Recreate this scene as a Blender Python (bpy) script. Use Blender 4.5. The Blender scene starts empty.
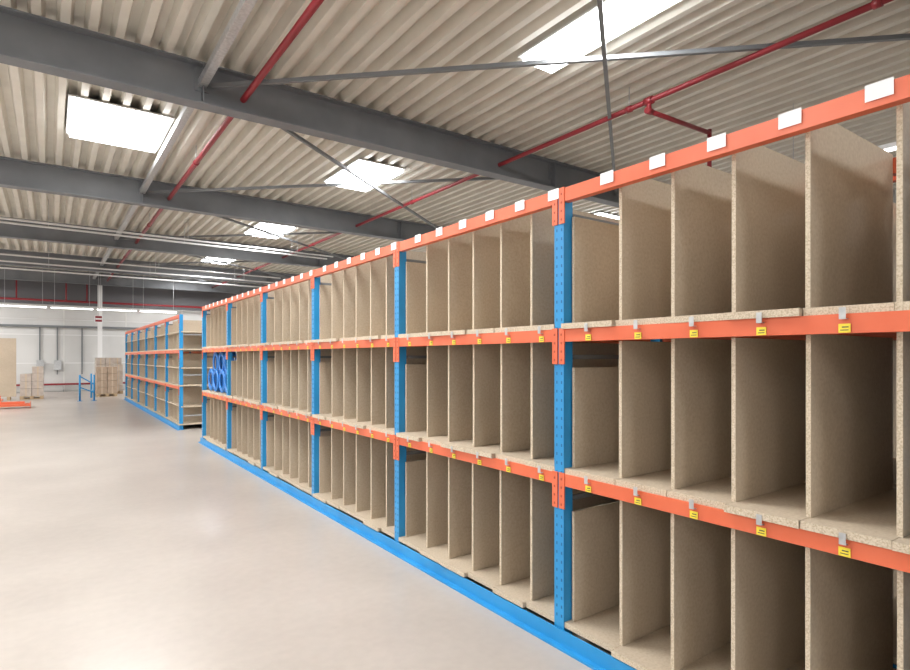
import bpy, math, random
from mathutils import Vector, Matrix
random.seed(7)
scene = bpy.context.scene
try:
    scene.view_settings.view_transform = 'Standard'
    scene.view_settings.look = 'None'
except Exception: pass
scene.view_settings.exposure = 0.0

# ---------------------------------------------------------------- materials
def principled(name, col, rough=0.6, metal=0.0, emis=None, estr=0.0):
    m = bpy.data.materials.new(name); m.use_nodes = True
    b = m.node_tree.nodes['Principled BSDF']
    b.inputs['Base Color'].default_value = (*col, 1)
    b.inputs['Roughness'].default_value = rough
    b.inputs['Metallic'].default_value = metal
    if emis:
        b.inputs['Emission Color'].default_value = (*emis, 1)
        b.inputs['Emission Strength'].default_value = estr
    return m

def noisy(name, stops, scale=30, rough=0.6, detail=4, bump=0.0, metal=0.0, stretch=None, scale2=None, amt2=0.0):
    m = principled(name, stops[0][1], rough, metal)
    nt = m.node_tree; N = nt.nodes; L = nt.links
    b = N['Principled BSDF']
    tc = N.new('ShaderNodeTexCoord')
    mp = N.new('ShaderNodeMapping')
    if stretch: mp.inputs['Scale'].default_value = stretch
    L.new(tc.outputs['Object'], mp.inputs['Vector'])
    n = N.new('ShaderNodeTexNoise'); n.inputs['Scale'].default_value = scale
    n.inputs['Detail'].default_value = detail
    L.new(mp.outputs['Vector'], n.inputs['Vector'])
    r = N.new('ShaderNodeValToRGB')
    els = r.color_ramp.elements
    els[0].position = stops[0][0]; els[0].color = (*stops[0][1], 1)
    els[1].position = stops[-1][0]; els[1].color = (*stops[-1][1], 1)
    for p, c in stops[1:-1]:
        e = els.new(p); e.color = (*c, 1)
    L.new(n.outputs['Fac'], r.inputs['Fac'])
    out = r.outputs['Color']
    if scale2:
        n2 = N.new('ShaderNodeTexNoise'); n2.inputs['Scale'].default_value = scale2
        n2.inputs['Detail'].default_value = 3
        L.new(mp.outputs['Vector'], n2.inputs['Vector'])
        mr = N.new('ShaderNodeMapRange')
        mr.inputs['From Min'].default_value = 0.3; mr.inputs['From Max'].default_value = 0.7
        mr.inputs['To Min'].default_value = 1 - amt2; mr.inputs['To Max'].default_value = 1 + amt2
        L.new(n2.outputs['Fac'], mr.inputs['Value'])
        vm = N.new('ShaderNodeVectorMath'); vm.operation = 'SCALE'
        L.new(out, vm.inputs[0]); L.new(mr.outputs['Result'], vm.inputs['Scale'])
        out = vm.outputs['Vector']
    L.new(out, b.inputs['Base Color'])
    if bump:
        bp = N.new('ShaderNodeBump'); bp.inputs['Strength'].default_value = bump
        bp.inputs['Distance'].default_value = 0.01
        L.new(n.outputs['Fac'], bp.inputs['Height']); L.new(bp.outputs['Normal'], b.inputs['Normal'])
    return m

M = {}
M['chip'] = noisy('chipboard_face', [(0.3,(0.455,0.37,0.275)),(0.5,(0.50,0.415,0.312)),(0.7,(0.54,0.455,0.35))], 70, 0.55, 5, 0, scale2=1.3, amt2=0.08)
M['chipedge_lit'] = noisy('chipboard_edge_lit', [(0.36,(0.46,0.37,0.26)),(0.5,(0.58,0.49,0.37)),(0.62,(0.65,0.56,0.44))], 150, 0.8, 3)  # speckled board edge; light on the front is put into its paler colour
M['orange'] = noisy('orange_powdercoat', [(0.3,(0.68,0.125,0.05)),(0.7,(0.76,0.165,0.075))], 3, 0.4)
M['blue'] = noisy('blue_powdercoat', [(0.3,(0.015,0.24,0.54)),(0.7,(0.025,0.30,0.64))], 3, 0.4)
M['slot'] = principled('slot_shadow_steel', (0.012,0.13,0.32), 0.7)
M['oslot'] = principled('connector_slot_shadow', (0.38,0.06,0.025), 0.7)  # darker orange decals paint the shade inside the punched slots
M['white'] = principled('white_label_card', (0.85,0.87,0.88), 0.5)
M['yellow'] = principled('yellow_label', (0.85,0.68,0.05), 0.5)
M['ink'] = principled('label_ink', (0.05,0.05,0.05), 0.5)
M['galv'] = noisy('galvanised_steel', [(0.3,(0.42,0.43,0.44)),(0.7,(0.58,0.59,0.60))], 25, 0.4, metal=0.5)
M['beam'] = noisy('grey_painted_steel', [(0.3,(0.155,0.165,0.18)),(0.7,(0.195,0.205,0.22))], 2.0, 0.5)
M['rod'] = principled('brace_steel', (0.17,0.18,0.19), 0.5)
M['deck'] = noisy('cream_roof_deck', [(0.3,(0.64,0.61,0.54)),(0.7,(0.72,0.69,0.615))], 2.5, 0.4)
M['red'] = principled('red_sprinkler_paint', (0.25,0.018,0.026), 0.4)
M['glow'] = principled('skylight_diffuser', (0.9,0.95,1.0), 0.4, 0, (0.95,0.98,1.0), 11.0)
M['frame'] = principled('skylight_curb', (0.7,0.7,0.68), 0.5)
M['tube'] = principled('fluorescent_tube', (0.9,0.9,0.9), 0.4, 0, (1,0.98,0.94), 5.0)
M['floor'] = noisy('polished_concrete', [(0.3,(0.415,0.375,0.340)),(0.5,(0.455,0.412,0.373)),(0.7,(0.50,0.455,0.415))], 0.9, 0.28, 6, 0, scale2=14, amt2=0.035)
M['wall'] = noisy('white_painted_panel', [(0.3,(0.56,0.56,0.55)),(0.7,(0.66,0.66,0.65))], 0.6, 0.6)
M['wall_dark'] = principled('dark_cladding', (0.14,0.14,0.15), 0.7)
M['carton'] = noisy('cardboard', [(0.3,(0.38,0.28,0.20)),(0.7,(0.48,0.36,0.27))], 8, 0.8)
M['carton2'] = noisy('wrapped_cardboard', [(0.3,(0.44,0.37,0.32)),(0.7,(0.54,0.47,0.41))], 8, 0.35)
M['tape'] = principled('parcel_tape', (0.55,0.44,0.32), 0.3)
M['wood'] = noisy('pallet_wood', [(0.3,(0.40,0.28,0.16)),(0.7,(0.55,0.41,0.26))], 14, 0.8, stretch=(1,6,6))
M['black'] = principled('black_rubber', (0.02,0.02,0.02), 0.6)
M['bluehose'] = principled('blue_strapping', (0.02,0.20,0.62), 0.35)
M['conduit'] = principled('white_conduit', (0.75,0.75,0.75), 0.4)

# ---------------------------------------------------------------- mesh builder
class MB:
    def __init__(s): s.v=[]; s.f=[]; s.m=[]; s.mats=[]; s.smooth=[]
    def mi(s, k):
        if k not in s.mats: s.mats.append(k)
        return s.mats.index(k)
    def box(s, x0,x1,y0,y1,z0,z1, mat, facemats=None):
        n=len(s.v)
        s.v += [(x0,y0,z0),(x1,y0,z0),(x1,y1,z0),(x0,y1,z0),(x0,y0,z1),(x1,y0,z1),(x1,y1,z1),(x0,y1,z1)]
        fs={'-z':(0,3,2,1),'+z':(4,5,6,7),'-y':(0,1,5,4),'+x':(1,2,6,5),'+y':(2,3,7,6),'-x':(3,0,4,7)}
        for k,f in fs.items():
            s.f.append(tuple(n+i for i in f)); s.smooth.append(False)
            s.m.append(s.mi(facemats[k] if facemats and k in facemats else mat))
    def bar(s, p, q, w, h, mat):
        p=Vector(p); q=Vector(q); d=(q-p).normalized()
        up=Vector((0,0,1)) if abs(d.z)<0.95 else Vector((0,1,0))
        a=d.cross(up).normalized(); b=a.cross(d).normalized()
        n=len(s.v)
        for c in (p,q):
            for sa,sb in ((-1,-1),(1,-1),(1,1),(-1,1)):
                s.v.append(tuple(c+a*sa*w/2+b*sb*h/2))
        for f in ((0,1,2,3),(7,6,5,4),(0,4,5,1),(1,5,6,2),(2,6,7,3),(3,7,4,0)):
            s.f.append(tuple(n+i for i in f)); s.m.append(s.mi(mat)); s.smooth.append(False)
    def cyl(s, p, q, r, mat, seg=12):
        p=Vector(p); q=Vector(q); d=(q-p).normalized()
        up=Vector((0,0,1)) if abs(d.z)<0.95 else Vector((0,1,0))
        a=d.cross(up).normalized(); b=a.cross(d).normalized()
        n=len(s.v)
        for c in (p,q):
            for i in range(seg):
                t=2*math.pi*i/seg
                s.v.append(tuple(c+a*math.cos(t)*r+b*math.sin(t)*r))
        for i in range(seg):
            j=(i+1)%seg
            s.f.append((n+i,n+j,n+seg+j,n+seg+i)); s.m.append(s.mi(mat)); s.smooth.append(True)
        s.f.append(tuple(n+i for i in range(seg))[::-1]); s.m.append(s.mi(mat)); s.smooth.append(False)
        s.f.append(tuple(n+seg+i for i in range(seg))); s.m.append(s.mi(mat)); s.smooth.append(False)
    def torus(s, c, R, r, axis, mat, seg=28, rs=8):
        c=Vector(c); ax=Vector(axis).normalized()
        up=Vector((0,0,1)) if abs(ax.z)<0.9 else Vector((1,0,0))
        a=ax.cross(up).normalized(); b=ax.cross(a).normalized()
        n=len(s.v)
        for i in range(seg):
            t=2*math.pi*i/seg; d=a*math.cos(t)+b*math.sin(t)
            for j in range(rs):
                u=2*math.pi*j/rs
                s.v.append(tuple(c+d*(R+r*math.cos(u))+ax*r*math.sin(u)))
        for i in range(seg):
            for j in range(rs):
                i2=(i+1)%seg; j2=(j+1)%rs
                s.f.append((n+i*rs+j,n+i2*rs+j,n+i2*rs+j2,n+i*rs+j2)); s.m.append(s.mi(mat)); s.smooth.append(True)
    def obj(s, name, parent=None, bevel=0):
        me=bpy.data.meshes.new(name); me.from_pydata(s.v,[],s.f)
        for k in s.mats: me.materials.append(M[k])
        me.polygons.foreach_set('material_index', s.m)
        me.polygons.foreach_set('use_smooth', s.smooth)
        me.update()
        o=bpy.data.objects.new(name,me); scene.collection.objects.link(o)
        if parent: o.parent=parent
        if bevel:
            b=o.modifiers.new('bevel','BEVEL'); b.width=bevel; b.segments=2; b.limit_method='ANGLE'
        return o
def empty(name, loc=(0,0,0)):
    e=bpy.data.objects.new(name,None); e.location=loc; e.empty_display_size=0.2
    scene.collection.objects.link(e); return e

# ---------------------------------------------------------------- constants
F=570.0; TH=math.atan(405/F)
D=2.32           # rack face distance
BAY=1.83
YL, YR, YF, YB = -13.0, 16.0, -8.0, 32.0   # xmin,xmax,ymin,ymax
DECK=5.46

# ---------------------------------------------------------------- room shell
m=MB(); m.box(YL,YR,YF,YB,-0.2,0,'floor'); m.obj('floor')
m=MB(); m.box(YL-0.2,YR+0.2,YB,YB+0.2,0,4.0,'wall'); m.box(YL-0.2,YR+0.2,YB,YB+0.2,4.0,5.75,'wall_dark')
for z in (1.3,2.6,3.3):
    m.box(YL,YR,YB-0.015,YB,z,z+0.04,'conduit')
for i in range(12):
    x=YL+1+i*2.5; m.box(x,x+0.05,YB-0.02,YB,0,4.0,'frame')
m.obj('wall_back')
# surface services on the rear wall
m=MB()
m.box(YL+0.1,YR-0.1,YB-0.12,YB-0.03,2.95,3.05,'rod')
for x in (-3.1,-0.4,0.25,1.2): m.box(x,x+0.05,YB-0.08,YB-0.03,0.8,2.95,'rod')
for x in (-0.5,0.15): m.box(x,x+0.28,YB-0.16,YB-0.03,1.0,1.45,'galv')
m.obj('cable_tray')
m=MB(); m.box(YL-0.2,YL,YF,YB,0,5.75,'wall'); m.obj('wall_left')
m=MB(); m.box(YR,YR+0.2,YF,YB,0,5.75,'wall'); m.obj('wall_right')
m=MB(); m.box(YL-0.2,YR+0.2,YF-0.2,YF,0,5.75,'wall'); m.obj('wall_front')

# trapezoidal deck
m=MB()
pitch=0.27; prof=[]
x=YL
while x<YR:
    prof += [(x,DECK+0.14),(x+0.10,DECK+0.14),(x+0.14,DECK),(x+0.23,DECK)]
    x+=pitch
prof.append((x,DECK+0.14))
n=len(prof)
for (px,pz) in prof: m.v.append((px,YF,pz))
for (px,pz) in prof: m.v.append((px,YB,pz))
for i in range(n-1):
    m.f.append((i,i+1,n+i+1,n+i)); m.m.append(m.mi('deck')); m.smooth.append(False)
m.box(YL-0.2,YR+0.2,YF-0.2,YB+0.2,DECK+0.16,DECK+0.28,'deck')
m.obj('ceiling')

# ---------------------------------------------------------------- roof steel
BEAMS=[1.5-6.3,1.5,8.1,14.1,20.1,26.1,30.9]
def roof_beam(y):
    m=MB(); zb=4.92; zt=DECK-0.001
    m.box(YL,YR,y-0.12,y+0.12,zb,zb+0.022,'beam')
    m.box(YL,YR,y-0.12,y+0.12,zt-0.022,zt,'beam')
    m.box(YL,YR,y-0.007,y+0.007,zb+0.022,zt-0.022,'beam')
    for x in (-10.4,-4.4,1.64,8.1,14.2):
        m.box(x-0.008,x+0.008,y-0.115,y+0.115,zb+0.022,zt-0.022,'beam')
        m.box(x-0.09,x+0.09,y-0.02,y+0.02,zt-0.35,zt-0.05,'beam')
    m.obj('roof_beam')
for y in BEAMS: roof_beam(y)
e=empty('roof_bracing')
m=MB()
for i in range(len(BEAMS)-1):
    y0,y1=BEAMS[i],BEAMS[i+1]
    for x in (1.64,-10.4):
        m.box(x-0.05,x+0.05,y0+0.02,y1-0.02,5.16,5.165,'galv')
        m.box(x-0.05,x-0.045,y0+0.02,y1-0.02,5.165,5.26,'galv')
        m.box(x+0.045,x+0.05,y0+0.02,y1-0.02,5.165,5.26,'galv')
m.obj('struts',e)
m=MB()
for i in range(1,len(BEAMS)-1):
    y0,y1=BEAMS[i],BEAMS[i+1]
    if i==1: y0=2.0
    m.bar((1.75,y1-0.05,5.2),(8.1,y0+0.05,5.2),0.05,0.05,'rod')
    m.bar((2.2,y0+0.05,5.14),(10.0,y1-0.05,5.14),0.05,0.05,'rod')
m.obj('cross_rods',e)

# ---------------------------------------------------------------- sprinkler pipes
zr=5.14
by=4.87
for (x,r) in ((2.17,0.042),(6.75,0.036),(-5.5,0.04)):
    m=MB()
    m.cyl((x,YF+0.05,zr),(x,YB-0.05,zr),r,'red')
    y=YF+1.2
    while y<YB:
        m.cyl((x,y-0.04,zr),(x,y+0.04,zr),r+0.012,'red')
        m.cyl((x,y,zr),(x,y,DECK-0.005),0.008,'galv',6)
        y+=3.0
    if x==6.75:
        m.cyl((x,by-0.06,zr),(x,by+0.06,zr),0.055,'red')
        m.cyl((x,by,zr),(x,by,zr-0.14),0.035,'red')
        m.cyl((x-0.05,by,zr-0.14),(x+0.05,by,zr-0.14),0.045,'red')
        m.cyl((x,by,zr-0.14),(8.25,by,zr-0.10),0.033,'red')
        m.cyl((8.25,by,zr-0.05),(8.25,by,zr-0.66),0.033,'red')
        m.cyl((8.25,by,zr-0.66),(8.25,by,zr-0.72),0.02,'galv')
    m.obj('sprinkler_pipe')
m=MB()
m.cyl((YL+0.05,YB-0.5,4.15),(YR-0.05,YB-0.5,4.15),0.05,'red')
for x in (-1.2,0.6,1.4):
    m.cyl((x,YB-0.5,4.15),(x,YB-0.5,5.4),0.03,'red')
m.obj('sprinkler_main_pipe')
m=MB(); m.cyl((YL+0.05,YB-0.2,0.35),(YR-0.05,YB-0.2,0.35),0.045,'red')
for i in range(12):
    x=YL+1.5+i*2.4; m.cyl((x,YB-0.2,0.0),(x,YB-0.2,0.35),0.02,'galv',8)
m.obj('red_wall_pipe')

for (y,z) in ((16.6,4.86),(17.1,4.86),(21.8,4.75),(22.6,4.65),(24,4.6)):
    m=MB(); m.cyl((YL+0.1,y,z),(7.5,y+0.8,z),0.026,'conduit',8)
    for k in range(7):
        t=k/6; m.cyl((YL+0.3+t*19,y+0.012+t*0.76,z),(YL+0.3+t*19,y+0.012+t*0.76,DECK-0.005),0.006,'galv',6)
    m.obj('cable_conduit')

# ---------------------------------------------------------------- skylights
def skylight(x0,x1,y0,y1,power):
    e=empty('roof_skylight',((x0+x1)/2,(y0+y1)/2,DECK-0.002))
    a,b=(x1-x0)/2,(y1-y0)/2
    m=MB(); m.box(-a+0.02,a-0.02,-b+0.02,b-0.02,-0.09,-0.01,'glow'); m.obj('diffuser',e)
    m=MB(); t=0.03
    m.box(-a-t,-a,-b-t,b+t,-0.03,0.0,'frame'); m.box(a,a+t,-b-t,b+t,-0.03,0.0,'frame')
    m.box(-a,a,-b-t,-b,-0.03,0.0,'frame'); m.box(-a,a,b,b+t,-0.03,0.0,'frame')
    m.box(-a-t,a+t,-b-t,b+t,-0.005,0.0,'frame')
    m.obj('curb',e)
    l=bpy.data.lights.new('skylight_light','AREA'); l.shape='RECTANGLE'; l.size=2*a; l.size_y=2*b
    l.energy=power; l.color=(1.0,0.985,0.965)
    o=bpy.data.objects.new('skylight_light',l); o.location=(0,0,-0.11); o.parent=e
    scene.collection.objects.link(o)
P=155
for y in (-4.5,4.35,10.95,17.3,23.5,28.9):
    for (x0,x1,k) in ((0.25,1.6,1.0),(4.9,5.9,1.0),(-5.2,-3.9,1.4),(-9.6,-8.4,1.4),(11.9,12.9,1.0)):  # both left rows are unseen panels added as fill light for the compartments
        if x0==0.25 and y>12: continue
        ya,yb=y-0.85,y+0.85
        if y==4.35:
            ya-=0.4
            if x0==4.9: x1=5.45; yb=5.45
            if x0==11.9: continue
        skylight(x0,x1,ya,yb,P*k)
def batten(x,y,z,L=1.5,rot=0):
    e=empty('fluorescent_batten',(x,y,z)); e.rotation_euler=(0,0,rot)
    h=L/2
    m=MB(); m.box(-h,h,-0.05,0.05,0.0,0.06,'conduit'); m.cyl((-h+.03,0,-0.02),(h-.03,0,-0.02),0.02,'tube',8)
    for s in (-h,h-0.02): m.box(s,s+0.02,-0.03,0.03,-0.045,0,'conduit')
    m.cyl((-h*.8,0,0.06),(-h*.8,0,DECK-z-0.01),0.006,'galv',6); m.cyl((h*.8,0,0.06),(h*.8,0,DECK-z-0.01),0.006,'galv',6)
    m.obj('fitting',e)
for x in (-6,-4.3,-2.6,-0.9,0.8,2.5,4.2): batten(x,30.2,3.75,1.6)
for (x,y) in ((9.2,3.2),(9.2,9.7),(9.2,12.4)): batten(x,y,4.4,2.2,math.pi/2)

# ---------------------------------------------------------------- racks
LV=[(0.10,0.13),(0.953,0.983),(1.755,1.785)]
BM=[(0.886,0.953),(1.685,1.755),(2.46,2.535)]
DEP=0.95
PW0,PW1=-0.020,0.052
def rack(name, xf, y0, nb, mirror=False, sparse=False, skip=(), detail=True):
    e=empty(name,(xf,y0,0)); sx=-1 if mirror else 1
    def bx(mb,xa,xb,*r,**k):
        xa,xb=sorted((sx*xa,sx*xb)); mb.box(xa,xb,*r,**k)
    posts=MB(); beams=MB(); boards=MB(); divs=MB(); labels=MB(); base=MB()
    fe={'-x':'chipedge_lit'} if not mirror else {'+x':'chipedge_lit'}
    fend=dict(fe); fend['-y']='chipedge_lit'
    H=2.54
    for i in range(nb+1):
        y=i*BAY
        for X in (0.0,DEP-0.07):
            bx(posts,X,X+0.004,y+PW0,y+PW1,0,H,'blue')
            bx(posts,X+0.004,X+0.07,y+PW0,y+PW0+0.004,0,H,'blue')
            bx(posts,X+0.004,X+0.07,y+PW1-0.004,y+PW1,0,H,'blue')
            bx(posts,X-0.01,X+0.09,y+PW0-0.01,y+PW1+0.01,0,0.006,'blue')
        if detail:
            z=0.15
            while z<H-0.03:
                for dy in (-0.004,0.032):
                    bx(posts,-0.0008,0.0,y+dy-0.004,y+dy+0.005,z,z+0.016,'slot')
                z+=0.05
        if (sparse and i==0):
            for zz in (0.3,1.2,2.1): posts.bar((sx*0.04,y+0.016,zz),(sx*(DEP-0.04),y+0.016,zz),0.03,0.03,'galv')
        else:
            for zz in (0.2,0.80,1.60,2.40): posts.bar((sx*0.04,y+0.016,zz),(sx*(DEP-0.04),y+0.016,zz),0.025,0.025,'rod')
            for (za,zb) in ((0.2,0.72),(0.98,1.5),(1.8,2.33)):
                posts.bar((sx*0.04,y+0.016,za),(sx*(DEP-0.04),y+0.016,zb),0.02,0.02,'rod')
    for i in range(nb):
        ya,yb=i*BAY+PW1,(i+1)*BAY+PW0
        bn=(i+1)*BAY
        for li,(z0,z1) in enumerate(BM):
            for X in (-0.004,DEP-0.045):
                bx(beams,X,X+0.045,ya,yb,z0,z1,'orange')
            zt=z1+0.005; zb=z1-0.195
            for (c0,c1) in ((ya-0.030,ya+0.010),(yb-0.010,yb+0.030)):
                bx(beams,-0.008,-0.001,c0,c1,zb,zt,'orange')
                for q in range(4):
                    zc=zt-0.03-q*0.047
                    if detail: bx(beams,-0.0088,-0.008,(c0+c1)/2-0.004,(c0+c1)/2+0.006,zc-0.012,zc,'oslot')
        dpos=[bn+PW0-0.02]+[bn-o for o in (0.366,0.662,0.952,1.247,1.536)]
        for li,(z0,z1) in enumerate(LV):
            if sparse:
                bx(boards,-0.006,DEP-0.02,ya-(0.09 if i==0 else 0.03),yb+0.03,z0,z1,'chip',facemats=fend)
                zm=z1+0.36
                bx(boards,0.03,DEP-0.02,ya-(0.09 if i==0 else 0.02),yb+0.02,zm,zm+0.025,'chip',facemats=fend)
            else:
                edges=[yb+0.005]+[d for d in dpos[1:]]+[ya-0.005]
                for j in range(6):
                    off=random.choice((0,0.004,0.012,-0.012,-0.018))
                    bx(boards,-0.006+off,DEP-0.02,edges[j+1]+0.002,edges[j]-0.002,z0,z1,'chip',facemats=fe)
            top = (BM[li][0]-0.005) if li<2 else 2.53
            if (i,li) in skip: continue
            for j,dy in enumerate(dpos):
                if sparse and j not in (0,2,4): continue
                if j==0: t = {0:0.74,1:1.54,2:2.38}[li]
                elif li<2: t=top+random.uniform(0,0.03)
                else: t=2.552+random.uniform(-0.012,0.004)
                if sparse and li==2: t=min(t,2.45)
                if sparse: t=min(t,top)
                fo=0.05+random.uniform(-0.003,0.008)
                bx(divs,fo,DEP-0.05,dy-0.009,dy+0.009,z1+0.0005,t,'chip',facemats=fe)
        if detail and not sparse:
            for li in (0,1,2):
                z0,z1=BM[li]
                if li==2:
                    for dy in dpos[1:]+[ya-0.04]:
                        y=dy+0.04
                        bx(labels,-0.0092,-0.0088,y-0.042,y+0.042,z0+0.024,z1+0.008,'white')
                else:
                    ed=dpos+[ya-0.05]
                    for j in range(6):
                        y=(ed[j]+ed[j+1])/2
                        bx(labels,-0.0085,-0.0072,y-0.019,y+0.019,z0+0.002,z0+0.034,'yellow')
                        bx(labels,-0.0090,-0.0085,y-0.013,y+0.013,z0+0.010,z0+0.013,'ink')
                        bx(labels,-0.0090,-0.0085,y-0.013,y+0.008,z0+0.020,z0+0.024,'ink')
                        bx(labels,-0.0270,-0.0255,y-0.011,y+0.011,z1-0.018,z1+0.022,'galv')
                        bx(labels,-0.0270,-0.004,y-0.011,y+0.011,z1-0.020,z1-0.018,'galv')
    L=nb*BAY
    bx(base,-0.055,-0.012,-0.1,L+0.1,0.0,0.012,'blue')
    bx(base,-0.018,-0.010,-0.1,L+0.1,0.012,0.092,'blue')
    bx(base,DEP-0.01,DEP-0.002,-0.05,L+0.05,0,0.10,'blue')
    posts.obj('upright_frames',e); beams.obj('load_beams',e); boards.obj('shelf_boards',e); divs.obj('dividers',e)
    if labels.v: labels.obj('labels',e)
    base.obj('base_rail',e)
    return e
y_first=2.245
rack('pallet_rack', D, y_first-2*BAY, 7, skip=((6,1),))
rack('pallet_rack', D, 13.73, 6, sparse=True)
rack('pallet_rack', D+2*DEP+0.08, y_first-2*BAY, 7, mirror=True, detail=False)

m=MB()
cy=y_first+4*BAY; zz=0.984
for (dy,dz,dx) in ((0.27,0.21,0.05),(0.69,0.21,0.06),(1.10,0.21,0.05),(1.50,0.21,0.06),(0.48,0.52,0.10),(0.9,0.52,0.10),(1.32,0.52,0.10)):
    for k in range(3):
        for R in (0.19,0.165,0.14):
            m.torus((D+0.02+dx+k*0.05, cy+dy, zz+dz-0.004),R,0.014,(1,0.0,0),'bluehose',28,6)
m.obj('blue_hose_coils')

# ---------------------------------------------------------------- far-end clutter
def pallet(mb,x0,x1,y0,y1):
    for yy in (y0,(y0+y1)/2-0.05,y1-0.1):
        mb.box(x0,x1,yy,yy+0.1,0,0.02,'wood')
        for xx in (x0,(x0+x1)/2-0.06,x1-0.12): mb.box(xx,xx+0.12,yy,yy+0.1,0.02,0.1,'wood')
    n=7
    for i in range(n):
        a=x0+(x1-x0-0.1)*i/(n-1); mb.box(a,a+0.1,y0,y1,0.1,0.122,'wood')
def carton_pallet(x0,x1,y0,y1,rows,cols,h,mat):
    e=empty('carton_pallet',((x0+x1)/2,(y0+y1)/2,0))
    w=x1-x0; d=y1-y0
    mb=MB(); pallet(mb,-w/2,w/2,-d/2,d/2); mb.obj('pallet',e)
    mb=MB()
    cw=w/cols; cd=d/2
    for r in range(rows):
        for c in range(cols):
            for k in range(2):
                if r==rows-1 and random.random()<0.2: continue
                xa=-w/2+c*cw+0.01; ya=-d/2+k*cd+0.01; za=0.123+r*h
                mb.box(xa,xa+cw-0.015,ya,ya+cd-0.015,za,za+h-0.008,mat)
                mb.box(xa+cw/2-0.03,xa+cw/2+0.02,ya-0.001,ya+0.0,za,za+h-0.008,'tape')
    mb.obj('cartons',e,bevel=0.006)
carton_pallet(-0.93,-0.20,26.9,27.9,4,2,0.28,'carton2')
carton_pallet(1.52,2.24,26.9,28.1,4,2,0.27,'carton')
carton_pallet(1.60,2.60,28.7,29.8,5,3,0.29,'carton2')
e=empty('chipboard_panel_stack',(-2.15,27.0,0))
mb=MB()
for i in range(6):
    mb.box(-1.1+0.01*i,1.12-0.008*i,-0.12+i*0.045,-0.12+i*0.045+0.04,0.12,2.3-0.01*i,'chip')
for xx in (-0.9,0,0.9):
    mb.box(xx-0.05,xx+0.05,-0.3,0.3,0,0.12,'wood')
mb.obj('panels',e)
e=empty('blue_guard_rail',(1.10,24.7,0))
mb=MB()
for xx in (-0.22,0.22):
    mb.cyl((xx,0,0),(xx,0,0.95),0.03,'blue'); mb.box(xx-0.08,xx+0.08,-0.08,0.08,0,0.012,'blue')
mb.bar((-0.22,0,0.9),(0.22,0,0.6),0.04,0.04,'blue'); mb.bar((-0.22,0,0.5),(0.22,0,0.3),0.04,0.04,'blue')
mb.cyl((0.22,0,0.6),(0.22,1.8,0.6),0.025,'blue'); mb.cyl((0.22,0,0.3),(0.22,1.8,0.3),0.025,'blue')
mb.cyl((0.22,1.8,0.0),(0.22,1.8,0.95),0.03,'blue')
mb.obj('rail',e)
e=empty('loose_beam_stack',(-1.35,22.6,0))
mb=MB()
for i in range(4):
    mb.box(-0.9,0.85,-0.3+i*0.16,-0.2+i*0.16,0.06,0.13,'orange')
    for s in (-0.9,0.84): mb.box(s,s+0.01,-0.32+i*0.16,-0.18+i*0.16,0.0,0.2,'orange')
for i in range(2):
    mb.box(-0.85,0.7,-0.2+i*0.16,-0.1+i*0.16,0.131,0.2,'orange')
mb.obj('beams',e)
e=empty('hand_pallet_truck',(-1.62,24.6,0))
mb=MB()
mb.box(-0.27,-0.11,-0.1,1.1,0.07,0.12,'orange'); mb.box(0.11,0.27,-0.1,1.1,0.07,0.12,'orange')
mb.box(-0.27,0.27,-0.22,-0.1,0.07,0.3,'orange'); mb.cyl((0,-0.3,0.1),(0,-0.3,0.6),0.06,'orange')
mb.cyl((-0.08,-0.3,0.09),(0.08,-0.3,0.09),0.09,'black',16)
mb.cyl((0,-0.3,0.5),(0,-0.5,1.15),0.02,'orange'); mb.torus((0,-0.53,1.24),0.1,0.018,(0,1,0.3),'black',20,6)
for s in (-0.19,0.19): mb.cyl((s-0.05,1.0,0.04),(s+0.05,1.0,0.04),0.04,'black',12)
mb.obj('truck',e)
e=empty('support_column',(1.90,31.3,0))
mb=MB(); mb.box(-0.09,0.09,-0.1,-0.09,0,5.45,'conduit'); mb.box(-0.09,0.09,0.09,0.1,0,5.45,'conduit'); mb.box(-0.005,0.005,-0.09,0.09,0,5.45,'conduit')
mb.box(-0.15,0.15,-0.15,0.15,0,0.015,'conduit'); mb.obj('section',e)
m=MB(); m.box(1.62,1.92,29.95,29.98,3.15,3.45,'white'); m.box(1.64,1.90,29.945,29.95,3.17,3.43,'red'); m.box(1.65,1.89,29.94,29.945,3.27,3.33,'white')
m.cyl((1.77,29.965,3.45),(1.77,29.965,5.4),0.008,'galv',6)
m.obj('exit_sign')  # small red exit sign hung in front of the rear wall

# ---------------------------------------------------------------- world & camera
w=bpy.data.worlds.new('World'); scene.world=w; w.use_nodes=True
w.node_tree.nodes['Background'].inputs[0].default_value=(0.9,0.95,1,1)
w.node_tree.nodes['Background'].inputs[1].default_value=0.5
cam=bpy.data.cameras.new('camera'); co=bpy.data.objects.new('camera',cam); scene.collection.objects.link(co)
co.location=(0,0,1.6); co.rotation_euler=(math.pi/2,0,-TH)
cam.sensor_width=36; cam.lens=F/910*36; cam.shift_y=22/910; cam.clip_start=0.05; cam.clip_end=200
scene.camera=co
